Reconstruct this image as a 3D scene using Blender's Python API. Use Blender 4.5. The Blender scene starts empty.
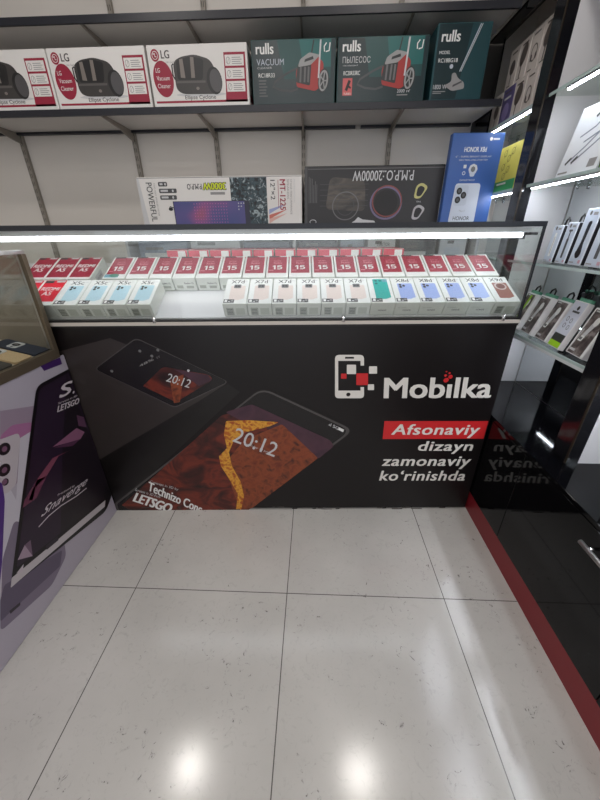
import bpy, bmesh, math, random
from mathutils import Matrix, Vector as V
random.seed(4)
SC = bpy.context.scene
COL = SC.collection
R = math.radians

# ------------------------------------------------------------------ camera
F_PX, PITCH, ROLL, YAW, EYE = 331.24, R(26.475), R(-0.479), R(2.577), 1.26
FW = V((-math.sin(YAW)*math.cos(PITCH), math.cos(YAW)*math.cos(PITCH), -math.sin(PITCH)))
RT0 = V((math.cos(YAW), math.sin(YAW), 0)); UP0 = RT0.cross(FW)
RT = math.cos(ROLL)*RT0 + math.sin(ROLL)*UP0
UP = -math.sin(ROLL)*RT0 + math.cos(ROLL)*UP0
O = V((0, 0, EYE))
cam = bpy.data.cameras.new('camera'); co = bpy.data.objects.new('camera', cam); COL.objects.link(co)
M = Matrix((RT, UP, -FW)).transposed().to_4x4(); M.translation = O; co.matrix_world = M
cam.sensor_fit = 'VERTICAL'; cam.sensor_height = 36; cam.sensor_width = 27; cam.lens = F_PX/800*36; cam.clip_start = .02
SC.camera = co

# ------------------------------------------------------------------ materials
def lin(c):
    c = c/255
    return c/12.92 if c <= .04045 else ((c+.055)/1.055)**2.4
MATS = {}
def mat(name, rgb, rough=.5, metal=0, spec=.5, emit=0, coat=0):
    if name in MATS: return MATS[name]
    m = bpy.data.materials.new(name); m.use_nodes = True
    b = m.node_tree.nodes['Principled BSDF']
    col = (*[lin(c) for c in rgb], 1)
    b.inputs['Base Color'].default_value = col
    b.inputs['Roughness'].default_value = rough
    b.inputs['Metallic'].default_value = metal
    b.inputs['Specular IOR Level'].default_value = spec
    b.inputs['Coat Weight'].default_value = coat
    if emit:
        b.inputs['Emission Color'].default_value = col; b.inputs['Emission Strength'].default_value = emit
    MATS[name] = m
    return m
def noise_mat(name, stops, scale, rough=.5, detail=4, dist=0, stretch=(1, 1, 1), spec=.5, bump=0):
    m = mat(name, (128, 128, 128), rough, spec=spec); nt = m.node_tree; n = nt.nodes
    b = n['Principled BSDF']
    tc = n.new('ShaderNodeTexCoord'); mp = n.new('ShaderNodeMapping'); mp.inputs['Scale'].default_value = stretch
    t = n.new('ShaderNodeTexNoise'); t.inputs['Scale'].default_value = scale; t.inputs['Detail'].default_value = detail
    t.inputs['Distortion'].default_value = dist
    r = n.new('ShaderNodeValToRGB')
    while len(r.color_ramp.elements) < len(stops): r.color_ramp.elements.new(.5)
    for e, (p, c) in zip(r.color_ramp.elements, stops):
        e.position = p; e.color = (*[lin(x) for x in c], 1)
    nt.links.new(tc.outputs['Object'], mp.inputs[0]); nt.links.new(mp.outputs[0], t.inputs['Vector'])
    nt.links.new(t.outputs['Fac'], r.inputs[0]); nt.links.new(r.outputs[0], b.inputs['Base Color'])
    if bump:
        bp = n.new('ShaderNodeBump'); bp.inputs['Strength'].default_value = bump
        nt.links.new(t.outputs['Fac'], bp.inputs['Height']); nt.links.new(bp.outputs[0], b.inputs['Normal'])
    return m
def glass_mat(name, tint, ior=1.45, gl=1.0):
    m = bpy.data.materials.new(name); m.use_nodes = True; nt = m.node_tree; n = nt.nodes
    n.remove(n['Principled BSDF'])
    tr = n.new('ShaderNodeBsdfTransparent'); tr.inputs[0].default_value = (*tint, 1)
    g = n.new('ShaderNodeBsdfGlossy'); g.inputs['Roughness'].default_value = .03; g.inputs[0].default_value = (gl, gl, gl, 1)
    lw = n.new('ShaderNodeLayerWeight'); lw.inputs[0].default_value = .5
    pw = n.new('ShaderNodeMath'); pw.operation = 'POWER'; pw.inputs[1].default_value = 4.5; nt.links.new(lw.outputs['Facing'], pw.inputs[0])
    f = n.new('ShaderNodeMath'); f.operation = 'MULTIPLY_ADD'; f.inputs[1].default_value = .9; f.inputs[2].default_value = .045; nt.links.new(pw.outputs[0], f.inputs[0])
    mx = n.new('ShaderNodeMixShader')
    nt.links.new(f.outputs[0], mx.inputs[0]); nt.links.new(tr.outputs[0], mx.inputs[1]); nt.links.new(g.outputs[0], mx.inputs[2])
    nt.links.new(mx.outputs[0], n['Material Output'].inputs[0])
    MATS[name] = m
    return m

def floor_mat():
    m = mat('glazed_tiles', (200, 197, 194), .22); nt = m.node_tree; n = nt.nodes; L = nt.links.new
    b = n['Principled BSDF']
    tc = n.new('ShaderNodeTexCoord'); sx = n.new('ShaderNodeSeparateXYZ'); L(tc.outputs['Object'], sx.inputs[0])
    def mt(op, a, bb=None):
        k = n.new('ShaderNodeMath'); k.operation = op
        for i, x in enumerate((a, bb)):
            if x is None: continue
            if isinstance(x, (int, float)): k.inputs[i].default_value = x
            else: L(x, k.inputs[i])
        return k.outputs[0]
    def ln(o, x0, p):
        s = mt('FLOORED_MODULO', mt('SUBTRACT', o, x0), p)
        return mt('MINIMUM', s, mt('SUBTRACT', p, s)), mt('FLOOR', mt('DIVIDE', mt('SUBTRACT', o, x0), p))
    dx, ix = ln(sx.outputs[0], -.0945, .607); dy, iy = ln(sx.outputs[1], .8235, .607)
    grout = mt('LESS_THAN', mt('MINIMUM', dx, dy), .0016)
    wn = n.new('ShaderNodeTexWhiteNoise'); wn.noise_dimensions = '2D'
    cv = n.new('ShaderNodeCombineXYZ'); L(ix, cv.inputs[0]); L(iy, cv.inputs[1]); L(cv.outputs[0], wn.inputs[0])
    # soft marble clouds, scuffs, specks
    n1 = n.new('ShaderNodeTexNoise'); n1.inputs['Scale'].default_value = 3; n1.inputs['Detail'].default_value = 5; L(tc.outputs['Object'], n1.inputs[0])
    r1 = n.new('ShaderNodeValToRGB'); L(n1.outputs[0], r1.inputs[0])
    r1.color_ramp.elements[0].position = .3; r1.color_ramp.elements[0].color = (*[lin(x) for x in (178, 175, 171)], 1)
    r1.color_ramp.elements[1].position = .7; r1.color_ramp.elements[1].color = (*[lin(x) for x in (193, 190, 186)], 1)
    n2 = n.new('ShaderNodeTexNoise'); n2.inputs['Scale'].default_value = 38; n2.inputs['Detail'].default_value = 8; n2.inputs['Roughness'].default_value = .7; n2.inputs['Distortion'].default_value = 1.5; L(tc.outputs['Object'], n2.inputs[0])
    n3 = n.new('ShaderNodeTexNoise'); n3.inputs['Scale'].default_value = 5; n3.inputs['Detail'].default_value = 3; L(tc.outputs['Object'], n3.inputs[0])
    sp = mt('MULTIPLY', mt('GREATER_THAN', n2.outputs[0], .642), mt('GREATER_THAN', n3.outputs[0], .53))
    sp2 = n.new('ShaderNodeMapRange'); L(n2.outputs[0], sp2.inputs[0]); sp2.inputs[1].default_value = .55; sp2.inputs[2].default_value = .72
    haze = mt('MULTIPLY', sp2.outputs[0], mt('MULTIPLY', n3.outputs[0], .55))
    def mix(f, a, c):
        k = n.new('ShaderNodeMix'); k.data_type = 'RGBA'; L(f, k.inputs[0]); L(a, k.inputs[6]); k.inputs[7].default_value = (*[lin(x) for x in c], 1); return k.outputs[2]
    c = mix(mt('MULTIPLY', wn.outputs[0], .10), r1.outputs[0], (152, 148, 145))
    c = mix(haze, c, (110, 106, 104)); c = mix(mt('MULTIPLY', sp, .75), c, (66, 62, 60)); c = mix(mt('MULTIPLY', grout, .9), c, (70, 66, 64))
    L(c, b.inputs['Base Color'])
    rr = n.new('ShaderNodeMapRange'); L(n1.outputs[0], rr.inputs[0]); rr.inputs[3].default_value = .13; rr.inputs[4].default_value = .21; L(rr.outputs[0], b.inputs['Roughness'])
    return m

WHITE = mat('print_white', (226, 226, 224), .45); OFFW = mat('carton_white', (222, 219, 216), .5)
PBLACK = mat('print_black', (22, 20, 21), .45); GREY = mat('print_grey', (140, 138, 138), .5); LGREY = mat('print_light_grey', (196, 196, 198), .5)
DGREY = mat('print_dark_grey', (72, 72, 74), .5); MGREY = mat('print_mid_grey', (104, 103, 104), .5)
RED = mat('print_red', (202, 36, 40), .45); CRIM = mat('print_crimson', (146, 22, 52), .5)
BOXRED = mat('carton_red', (158, 30, 58), .4); BRIGHTRED = mat('carton_bright_red', (214, 22, 48), .4)
TEAL = mat('carton_teal', (18, 68, 68), .35); DTEAL = mat('carton_dark_teal', (15, 40, 45), .3); MTEAL = mat('print_mid_teal', (22, 96, 94), .35)
BLACKC = mat('carton_black', (38, 36, 38), .4); BGLOSS = mat('gloss_black', (6, 6, 8), .05, spec=.22)
BANNER = mat('banner_film', (21, 17, 18), .3, spec=.35); METAL = mat('brushed_aluminium', (186, 184, 182), .35, 1)
CHROME = mat('chrome', (220, 220, 222), .12, 1); DFRAME = mat('dark_anodised_frame', (40, 42, 48), .35, .3)
NAVY = mat('painted_shelf_edge', (26, 27, 36), .4); SHELFW = mat('shelf_enamel', (214, 210, 206), .5)
RAILM = mat('galvanised_rail', (150, 143, 134), .45, .2); SLOT = mat('rail_slot', (60, 56, 52), .6)
PLINTH = mat('plinth_red', (122, 22, 32), .4)
LAMW = mat('white_laminate', (214, 213, 216), .4); BEIGE = mat('beige_edge', (198, 190, 182), .5)
YEL = mat('carton_yellow', (206, 196, 88), .45); GREEN = mat('carton_green', (44, 140, 84), .45); LIME = mat('print_lime', (160, 210, 40), .45)
BLUE = mat('carton_blue', (48, 84, 148), .4); LBLUE = mat('print_pale_blue', (178, 210, 222), .4); PERI = mat('print_periwinkle', (156, 174, 226), .4)
SILVER = mat('print_silver', (186, 192, 204), .4); TURQ = mat('print_turquoise', (34, 168, 160), .4); COPPER = mat('print_copper', (150, 92, 80), .4)
CREAM = mat('print_cream', (222, 210, 192), .4); PINKC = mat('print_pink', (222, 205, 198), .4); LIDC = mat('print_lid_blue', (110, 160, 176), .4)
LED = mat('led_diffuser', (244, 248, 255), .4, emit=6.5); LED2 = mat('led_shelf_diffuser', (240, 246, 255), .4, emit=36)
GLASS = glass_mat('clear_glass', (.955, .97, .96)); SGLASS = glass_mat('shelf_glass', (.90, .95, .93), gl=.8)
MIRROR = mat('mirror_silvering', (214, 218, 220), .02, 1)
EDGEHL = mat('post_edge_highlight', (62, 54, 44), .35, .6)  # warm tone for the highlight painted along the post corners
LAVA = noise_mat('lava_print', [(.32, (30, 12, 12)), (.47, (70, 24, 19)), (.60, (112, 42, 28)), (.75, (48, 20, 19))], 7, .3, 8, 1.2, (1, 1, 1.6))
LAVAO = noise_mat('lava_slope_print', [(.3, (66, 26, 20)), (.5, (136, 66, 36)), (.7, (104, 42, 26))], 26, .3, 8, .6)
LAVAY = noise_mat('lava_stream_print', [(.35, (176, 92, 28)), (.5, (218, 160, 56)), (.65, (160, 72, 26))], 40, .3)
DUSK = noise_mat('dusk_print', [(.3, (38, 24, 34)), (.55, (74, 44, 58)), (.75, (46, 28, 44))], 7, .3, 5, .5)
PCBLACK = mat('banner_phone_black', (19, 15, 17), .25); EDGE = mat('banner_phone_edge', (74, 70, 70), .3); BANSH = mat('banner_light_patch', (48, 42, 41), .3); BANDK = mat('banner_dark_patch', (14, 10, 10), .3)
FOIL = noise_mat('speaker_collage_print', [(.40, (14, 18, 24)), (.5, (56, 78, 86)), (.55, (18, 24, 30)), (.62, (150, 164, 168))], 42, .45, 6, 1.5)
def led_grid_mat():
    m = noise_mat('speaker_lights_print', [(.4, (66, 72, 126)), (.60, (84, 76, 132)), (.72, (128, 78, 130)), (.84, (160, 84, 100))], 5, .4, 1)
    return m
SPKP = led_grid_mat()

# ------------------------------------------------------------------ mesh collector
class Pl:
    """a plane with its own axes: o + u*a + v*b + n*h"""
    def __init__(s, o, u, v): s.o = V(o); s.u = V(u).normalized(); s.v = V(v).normalized(); s.n = s.u.cross(s.v)
    def p(s, a, b, h=0): return s.o + s.u*a + s.v*b + s.n*h
    def uv(s, x, y):
        d = RT*((x-300)/F_PX) - UP*((y-400)/F_PX) + FW
        q = O + d*((s.o-O).dot(s.n)/d.dot(s.n)) - s.o
        return q.dot(s.u), q.dot(s.v)
I4 = Matrix.Identity(4)
_txt = {}
def text_mesh(s, bold, shear, space):
    k = (s, bold, shear, space)
    if k not in _txt:
        c = bpy.data.curves.new('t', 'FONT'); c.body = s; c.size = 1; c.offset = 0; c.shear = shear; c.resolution_u = 3; c.space_character = space
        o = bpy.data.objects.new('t', c); me = bpy.data.meshes.new_from_object(o)
        vs = [v.co.copy() for v in me.vertices]; fs = [tuple(p.vertices) for p in me.polygons]
        bpy.data.objects.remove(o); bpy.data.curves.remove(c); bpy.data.meshes.remove(me)
        x0, x1 = min(v.x for v in vs), max(v.x for v in vs); y0, y1 = min(v.y for v in vs), max(v.y for v in vs)
        _txt[k] = ([((v.x-x0)/(x1-x0), (v.y-y0)/(y1-y0)) for v in vs], fs)
    return _txt[k]
class MB:
    def __init__(s): s.v = []; s.f = []; s.m = []; s.mats = []; s.smooth = []
    def mi(s, m):
        if m not in s.mats: s.mats.append(m)
        return s.mats.index(m)
    def add(s, vs, fs, m, smooth=False):
        b = len(s.v); k = s.mi(m); s.v += [V(x) for x in vs]
        for f in fs: s.f.append([b+i for i in f]); s.m.append(k); s.smooth.append(smooth)
        return s
    def box(s, lo, hi, m, M=I4, bev=0):
        lo, hi = V(lo), V(hi)
        bm = bmesh.new(); bmesh.ops.create_cube(bm, size=1)
        for v in bm.verts: v.co = V((lo[i]+(v.co[i]+.5)*(hi[i]-lo[i]) for i in range(3)))
        if bev: bmesh.ops.bevel(bm, geom=bm.edges[:], offset=bev, segments=1, affect='EDGES', profile=.5)
        bm.verts.index_update()
        s.add([M@v.co for v in bm.verts], [[v.index for v in f.verts] for f in bm.faces], m); bm.free(); return s
    def poly(s, pl, pts, m, h=.0006): return s.add([pl.p(a, b, h) for a, b in pts], [list(range(len(pts)))], m)
    def rect(s, pl, a0, b0, a1, b1, m, h=.0006, r=0):
        if not r: return s.poly(pl, [(a0, b0), (a1, b0), (a1, b1), (a0, b1)], m, h)
        return s.poly(pl, rounded([(a0, b0), (a1, b0), (a1, b1), (a0, b1)], r), m, h)
    def ell(s, pl, a, b, ra, rb, m, h=.0006, n=24, rot=0):
        c, q = math.cos(rot), math.sin(rot)
        return s.poly(pl, [(a+ra*math.cos(t)*c-rb*math.sin(t)*q, b+ra*math.cos(t)*q+rb*math.sin(t)*c) for t in (2*math.pi*i/n for i in range(n))], m, h)
    def ring(s, pl, a, b, ra, rb, w, m, h=.0006, n=28, rot=0):
        c, q = math.cos(rot), math.sin(rot); vs = []
        for i in range(n):
            t = 2*math.pi*i/n
            for k in (0, w):
                x, y = (ra-k)*math.cos(t), (rb-k)*math.sin(t); vs.append(pl.p(a+x*c-y*q, b+x*q+y*c, h))
        return s.add(vs, [[2*i, 2*((i+1) % n), 2*((i+1) % n)+1, 2*i+1] for i in range(n)], m)
    def line(s, pl, pts, w, m, h=.0006):
        pts = [V((*p, 0)) for p in pts]
        L, Rr = [], []
        for i, p in enumerate(pts):
            d = (pts[min(i+1, len(pts)-1)]-pts[max(i-1, 0)]).normalized(); nn = V((-d.y, d.x, 0))*w/2
            L.append(pl.p(*(p+nn).xy, h)); Rr.append(pl.p(*(p-nn).xy, h))
        n = len(pts)
        return s.add(L+Rr, [[n+i, n+i+1, i+1, i] for i in range(n-1)], m)
    def txt(s, pl, t, bl, br, tl, m, h=.0008, bold=0, shear=0, space=1):
        uv, fs = text_mesh(t, 0, shear, space)
        bl, br, tl = V((*bl, 0)), V((*br, 0)), V((*tl, 0))
        e = bold*.9*(tl-bl).length; ux, uy = (br-bl).normalized(), (tl-bl).normalized()   # heavier weight: strokes doubled a hair apart
        offs = [(0, 0)] if not bold else [(-1, -.6), (1, -.6), (-1, .6), (1, .6), (0, 0)]
        bl, br, tl = bl+ux*e+uy*e*.6, br-ux*e+uy*e*.6, tl+ux*e-uy*e*.6
        for i, (p, q_) in enumerate(offs):
            o_ = ux*p*e+uy*q_*e*.6/.6*.6
            s.add([pl.p(*(bl+o_+(br-bl)*a+(tl-bl)*b).xy, h+i*1.5e-5) for a, b in uv], fs, m)
        return s
    def tr(s, pl, t, a0, b0, a1, b1, m, rot=0, **k):
        q = {0: ((a0, b0), (a1, b0), (a0, b1)), 180: ((a1, b1), (a0, b1), (a1, b0)), 90: ((a1, b0), (a1, b1), (a0, b0)), 270: ((a0, b1), (a0, b0), (a1, b1))}[rot]
        return s.txt(pl, t, *q, m, **k)
    def tube(s, pts, r, m, n=10, close=True):
        pts = [V(p) for p in pts]; vs = []; prev = None
        for i, p in enumerate(pts):
            d = (pts[min(i+1, len(pts)-1)]-pts[max(i-1, 0)]).normalized()
            a = d.cross(V((0, 0, 1)) if abs(d.z) < .9 else V((1, 0, 0))).normalized()
            if prev is not None and a.dot(prev) < 0: a = -a
            prev = a; b = d.cross(a)
            vs += [p+a*r*math.cos(2*math.pi*k/n)+b*r*math.sin(2*math.pi*k/n) for k in range(n)]
        fs = [[i*n+k, i*n+(k+1) % n, (i+1)*n+(k+1) % n, (i+1)*n+k] for i in range(len(pts)-1) for k in range(n)]
        if close: fs += [list(range(n))[::-1], list(range((len(pts)-1)*n, len(pts)*n))]
        return s.add(vs, fs, m, True)
    def build(s, name, parent=None, M=None):
        """vertices are in world space; the object takes matrix M (top level) or its parent's"""
        base = M if M is not None else (WM[parent.name] if parent else I4)
        inv = base.inverted()
        me = bpy.data.meshes.new(name); me.from_pydata([inv@v for v in s.v], [], s.f)
        for m in s.mats: me.materials.append(m)
        for p, k, sm in zip(me.polygons, s.m, s.smooth): p.material_index = k; p.use_smooth = sm
        me.update()
        o = bpy.data.objects.new(name, me); COL.objects.link(o)
        if parent: o.parent = parent; WM[o.name] = base
        else: o.matrix_world = base; WM[o.name] = base
        return o
WM = {}
def rounded(pts, r, n=5):
    out = []; N = len(pts)
    for i in range(N):
        p = V((*pts[i], 0)); a = V((*pts[i-1], 0)); b = V((*pts[(i+1) % N], 0)); rr = r[i] if isinstance(r, (list, tuple)) else r
        if rr <= 0: out.append(pts[i]); continue
        p0 = p+(a-p).normalized()*min(rr, (a-p).length*.49); p1 = p+(b-p).normalized()*min(rr, (b-p).length*.49)
        for k in range(n+1):
            t = k/n; q = p0*(1-t)**2+p*2*t*(1-t)+p1*t*t; out.append((q.x, q.y))
    return out
def tag(o, label, cat, group=None):
    o['label'] = label; o['category'] = cat
    if group: o['group'] = group
    return o
def thing(name, label, cat, M, group=None):
    o = bpy.data.objects.new(name, None); COL.objects.link(o); o.empty_display_size = .05
    o.matrix_world = M; WM[o.name] = M.copy(); return tag(o, label, cat, group)
def struct(mb, name):
    o = mb.build(name); o['kind'] = 'structure'; return o
T = Matrix.Translation
def Rz(a): return Matrix.Rotation(a, 4, 'Z')
def Rx(a): return Matrix.Rotation(a, 4, 'X')
def Ry(a): return Matrix.Rotation(a, 4, 'Y')
def faces(M, w, d, h):
    """front(-y), top, right(+x), left(-x) planes of a box frame whose lower front left corner is the frame's origin"""
    X, Y, Z = [M.to_3x3()@V(a) for a in ((1, 0, 0), (0, 1, 0), (0, 0, 1))]
    return (Pl(M@V((0, 0, 0)), X, Z), Pl(M@V((0, 0, h)), X, Y), Pl(M@V((w, 0, 0)), Y, Z), Pl(M@V((0, d, 0)), -Y, Z))
def copy_thing(o, M):
    c = o.copy(); COL.objects.link(c); c.matrix_world = M; WM[c.name] = M.copy()
    for ch in o.children:
        k = ch.copy(); COL.objects.link(k); k.parent = c; WM[k.name] = M.copy()
    return c

# ------------------------------------------------------------------ setting
WALLY, CEIL = 2.42, 2.75
struct(MB().box((-2.6, -2.4, -.05), (1.5, WALLY+.1, 0), floor_mat()), 'floor')
WALLM = noise_mat('wall_panel_laminate', [(.35, (218, 212, 205)), (.65, (227, 221, 214))], 1.3, .5, 2)
struct(MB().box((-2.6, WALLY, 0), (1.5, WALLY+.1, CEIL), WALLM), 'wall_back')
struct(MB().box((-2.7, -2.4, 0), (-2.6, WALLY+.1, CEIL), WALLM), 'wall_left')
struct(MB().box((1.12, -2.4, 0), (1.22, WALLY, CEIL), WALLM), 'wall_right')
struct(MB().box((-2.7, -2.4, CEIL), (1.5, WALLY+.1, CEIL+.08), mat('ceiling_paint', (205, 204, 202), .8)), 'ceiling')

# wall standards (slotted uprights)
for i, (x, lb) in enumerate([(-1.77, 'slotted grey upright rail on wall, leftmost, beside the bluish corner'), (-1.08, 'slotted grey upright rail behind left edge of white speaker carton'),
              (-.59, 'slotted grey upright rail behind the middle of white speaker carton'), (-.075, 'slotted grey upright rail between white and black speaker cartons'), (.422, 'slotted grey upright rail above the middle of black speaker carton')]):
    M0 = T((x, WALLY, .3)); b = MB(); b.box((x-.012, WALLY-.022, .3), (x+.012, WALLY, 2.7), RAILM)
    pl = Pl((x, WALLY-.022, 0), (1, 0, 0), (0, 0, 1))
    z = .35
    while z < 2.66:
        for s in (-.005, .005): b.rect(pl, s-.0015, z, s+.0015, z+.022, SLOT)
        z += .04
    tag(b.build('wall_rail', M=M0), lb, 'rail', 'slotted wall rails')

# wall shelves
def wall_shelf(z0, x0, x1, yf, label, brackets):
    t = thing('wall_shelf', label, 'shelf', T((0, WALLY, z0)))
    MB().box((x0, yf+.012, z0+.016), (x1, WALLY-.024, z0+.026), SHELFW).build('shelf_board', t)
    MB().box((x0, yf, z0), (x1, yf+.012, z0+.0265), NAVY).build('front_lip', t)
    return t
s1 = wall_shelf(1.797, -2.3, .868, 2.05, 'long wall shelf with black front lip carrying the vacuum cartons', 1)
for xa, xb in ((-2.25, .22), (.25, .86)):
    MB().box((xa, WALLY-.05, 1.803), (xb, WALLY-.0245, 1.812), mat('bar_light', (150, 148, 146), .5)).build('support_bar', s1) if 0 else MB().box((xa, WALLY-.045, 1.80), (xb, WALLY-.023, 1.8125), NAVY).build('support_bar', s1)
s2 = wall_shelf(2.122, -2.3, .868, 2.05, 'empty-looking upper wall shelf seen from below near the ceiling', 1)
for s, z0 in ((s1, 1.797), (s2, 2.122)):
    for x in (-1.77, -1.08, -.59, -.075, .422):
        b = MB()
        prof = [(WALLY-.022, z0-.035), (WALLY-.022, z0+.0155), (2.075, z0+.0155), (2.075, z0+.004), (2.25, z0-.008), (2.36, z0-.03)]
        vs = [V((x+sx, y, z)) for sx in (-.004, .004) for y, z in prof]; n = len(prof)
        b.add(vs, [list(range(n)), list(range(2*n-1, n-1, -1))]+[[i, i+n, (i+1) % n+n, (i+1) % n] for i in range(n)], RAILM).build('bracket', s)

# ------------------------------------------------------------------ vacuum cartons
ZS = 1.8236
def vac_white(x0, label):
    w, d, h = .467, .30, .222; M0 = T((x0, 2.056, ZS)); b = MB().box((0, 0, 0), (w, d, h), OFFW, M0, .002)
    f, top, rt, lf = faces(M0, w, d, h)
    b.rect(f, .012, .014, w-.01, .022, CRIM)                                     # base stripe and step
    b.poly(f, [(w-.115, .014), (w-.010, .014), (w-.010, .19), (w-.110, .19), (w-.110, .07)], CRIM)
    for k in range(3):
        z = .143-.046*k; b.rect(f, w-.105, z, w-.018, z+.038, OFFW, .0009)
        b.ring(f, w-.09, z+.018, .010, .013, .002, GREY, .0012, 14); b.line(f, [(w-.096, z+.008), (w-.084, z+.028)], .0015, GREY, .0012)
        for j in range(4): b.rect(f, w-.073, z+.006+.007*j, w-.073+.046-.006*(j % 2), z+.0085+.007*j, GREY, .0012)
    b.ell(f, .036, .186, .020, .022, CRIM)                                        # round emblem
    b.ring(f, .036, .186, .014, .015, .0022, OFFW, .0009, 20); b.rect(f, .035, .180, .0375, .194, OFFW, .0011); b.rect(f, .035, .180, .043, .1825, OFFW, .0012); b.ell(f, .030, .191, .0028, .003, OFFW, .0012, 10)
    b.tr(f, 'LG', .064, .174, .104, .203, mat('logo_grey', (70, 62, 64), .5), bold=.03)
    b.tr(f, 'Life\'s Good', .084, .158, .122, .166, GREY)
    b.ell(f, .062, .102, .047, .066, CRIM, .0007, 32, .12)
    for k, s in enumerate(('LG', 'Vacuum', 'Cleaner')): b.tr(f, s, .030, .126-.028*k, .030+(.020, .062, .062)[k], .142-.028*k, WHITE, h=.001)
    vb = mat('vacuum_body', (58, 55, 54), .35); vd = mat('vacuum_dark', (30, 29, 30), .35); vl = mat('vacuum_highlight', (122, 114, 108), .4)
    b.ell(f, .235, .044, .12, .008, LGREY, .0007)
    b.poly(f, rounded([(.118, .062), (.150, .046), (.325, .044), (.335, .09), (.292, .168), (.220, .186), (.150, .178), (.116, .160)], .022), vb, .0009)
    b.poly(f, rounded([(.130, .098), (.250, .096), (.262, .168), (.205, .180), (.132, .168)], .012), vd, .0011)
    b.poly(f, [(.146, .106), (.168, .104), (.164, .172), (.148, .170)], vl, .0013); b.poly(f, [(.196, .104), (.214, .104), (.216, .176), (.200, .178)], vl, .0013)
    b.ell(f, .305, .092, .036, .050, vd, .0012, 28, .15); b.ell(f, .311, .092, .028, .042, mat('vacuum_wheel', (78, 76, 78), .4), .0014, 28, .15)
    b.rect(f, .122, .086, .262, .094, mat('vacuum_mid', (88, 84, 82), .4), .0013); b.ell(f, .222, .066, .008, .006, vl, .0014, 12)
    b.line(f, [(.118, .155), (.110, .15), (.110, .115), (.118, .10)], .006, vd, .0012)
    b.tr(f, 'Ellipse Cyclone', .155, .022, .305, .042, DGREY, bold=.012)
    for pl, ww in ((rt, d), (lf, d)): b.rect(pl, .03, .02, ww-.03, .05, CRIM); b.tr(pl, 'LG', .06, .12, .14, .18, CRIM, bold=.02)
    return tag(b.build('vacuum_carton', M=M0), label, 'carton', 'white vacuum cartons on the wall shelf')
for x0, lb in ((-1.738, 'white vacuum cleaner carton cut off by the left picture edge'), (-1.266, 'white vacuum cleaner carton with crimson panel, second from left on shelf'),
               (-.789, 'white vacuum cleaner carton standing against the first teal carton')): vac_white(x0, lb)

def canister(b, f, ox, oz, k):
    """small canister vacuum drawn on a carton's front"""
    red = mat('canister_red', (158, 44, 42), .35); dk = mat('canister_dark', (34, 38, 40), .35); lt = mat('canister_grey', (150, 150, 150), .35)
    P = lambda pts: [(ox+x*k, oz+z*k) for x, z in pts]
    b.line(f, P([(.28, .52), (0, .42), (-.35, .25), (-.42, .14), (-.2, .06), (.1, .03), (.3, .08)]), .05*k, DGREY, .0008)
    b.poly(f, rounded(P([(.26, .12), (.78, .02), (1.0, .14), (1.02, .62), (.80, .80), (.36, .66), (.24, .44)]), .06*k), red, .0009)
    b.poly(f, rounded(P([(.24, .22), (.64, .14), (.68, .62), (.30, .62)]), .05*k), dk, .0011)
    b.poly(f, rounded(P([(.30, .54), (.66, .58), (.92, .78), (.62, .84), (.36, .70)]), .05*k), lt, .0013)
    for q in (.34, .46, .56): b.poly(f, P([(q, .22), (q+.05, .21), (q+.07, .54), (q+.02, .55)]), MGREY, .0013)
    b.poly(f, P([(.48, .64), (.74, .70), (.72, .76), (.50, .70)]), dk, .0015)
    b.ell(f, ox+1.02*k, oz+.24*k, .15*k, .26*k, dk, .0014, 24, -.15); b.ring(f, ox+1.02*k, oz+.24*k, .13*k, .23*k, .045*k, lt, .0016, 24, -.15)
    for a in range(5):
        t = a*1.257; b.line(f, [(ox+1.02*k, oz+.24*k), (ox+(1.02+.11*math.cos(t))*k, oz+(.24+.2*math.sin(t))*k)], .028*k, lt, .0016)
    b.line(f, P([(.88, .30), (.93, 1.09)]), .045*k, LGREY, .0017); b.line(f, P([(.66, .72), (.74, 1.09)]), .035*k, dk, .0010)
def swoosh(b, f, x, z, s, m):
    b.line(f, [(x-.4*s, z-.5*s), (x-.45*s, z+.1*s), (x-.1*s, z+.5*s)], .16*s, m, .0016); b.line(f, [(x-.2*s, z-.5*s), (x+.3*s, z-.4*s), (x+.42*s, z+.5*s)], .16*s, m, .0016)
def vac_teal(x0, w, label, lines, red_badge):
    d, h = .30, .228; M0 = T((x0, 2.056, ZS)); b = MB().box((0, 0, 0), (w, d, h), mat('carton_teal_edge', (18, 60, 60), .35), M0, .002); f, top, rt, lf = faces(M0, w, d, h)
    b.rect(f, .004, .004, w-.004, h-.004, DTEAL, .0005); b.poly(f, [(.15, .09), (w-.02, .09), (w-.004, h-.004), (.12, h-.004)], TEAL, .0006); b.poly(f, [(.24, .13), (w-.004, .13), (w-.004, h-.004), (.22, h-.004)], MTEAL, .0007)
    b.rect(f, w-.022, .004, w-.004, h-.004, DTEAL, .0008)
    b.tr(f, 'rulls', .022, .178, .104, .216, WHITE, bold=.035)
    b.tr(f, lines[0], .024, .140, .150, .162, LGREY if red_badge else SILVER, space=1.05); b.tr(f, lines[1], .026, .128, .094, .135, LGREY, space=1.1)
    b.tr(f, lines[2], .030, .098, .106, .113, WHITE, bold=.012)
    canister(b, f, .165, .042, .165)
    swoosh(b, f, w-.04, h-.032, .03, WHITE)
    if red_badge:
        b.rect(f, .028, .026, .072, .088, mat('badge_pink', (198, 92, 92), .4), .0012); b.line(f, [(.044, .044), (.06, .08)], .012, PBLACK, .0014); b.line(f, [(.054, .06), (.066, .052)], .007, PBLACK, .0014)
        b.tr(f, 'TURBO', .033, .029, .068, .036, WHITE, h=.0014); b.tr(f, '2000 W', w-.125, .032, w-.065, .044, LGREY); b.rect(f, w-.125, .022, w-.075, .026, GREY)
    else:
        for k in range(6): b.rect(f, .03, .084-.011*k, .03+.05*random.uniform(.6, 1.1), .089-.011*k, MGREY, .0012)
    return tag(b.build('vacuum_carton', M=M0), label, 'carton', 'teal vacuum cartons on the wall shelf')
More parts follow.
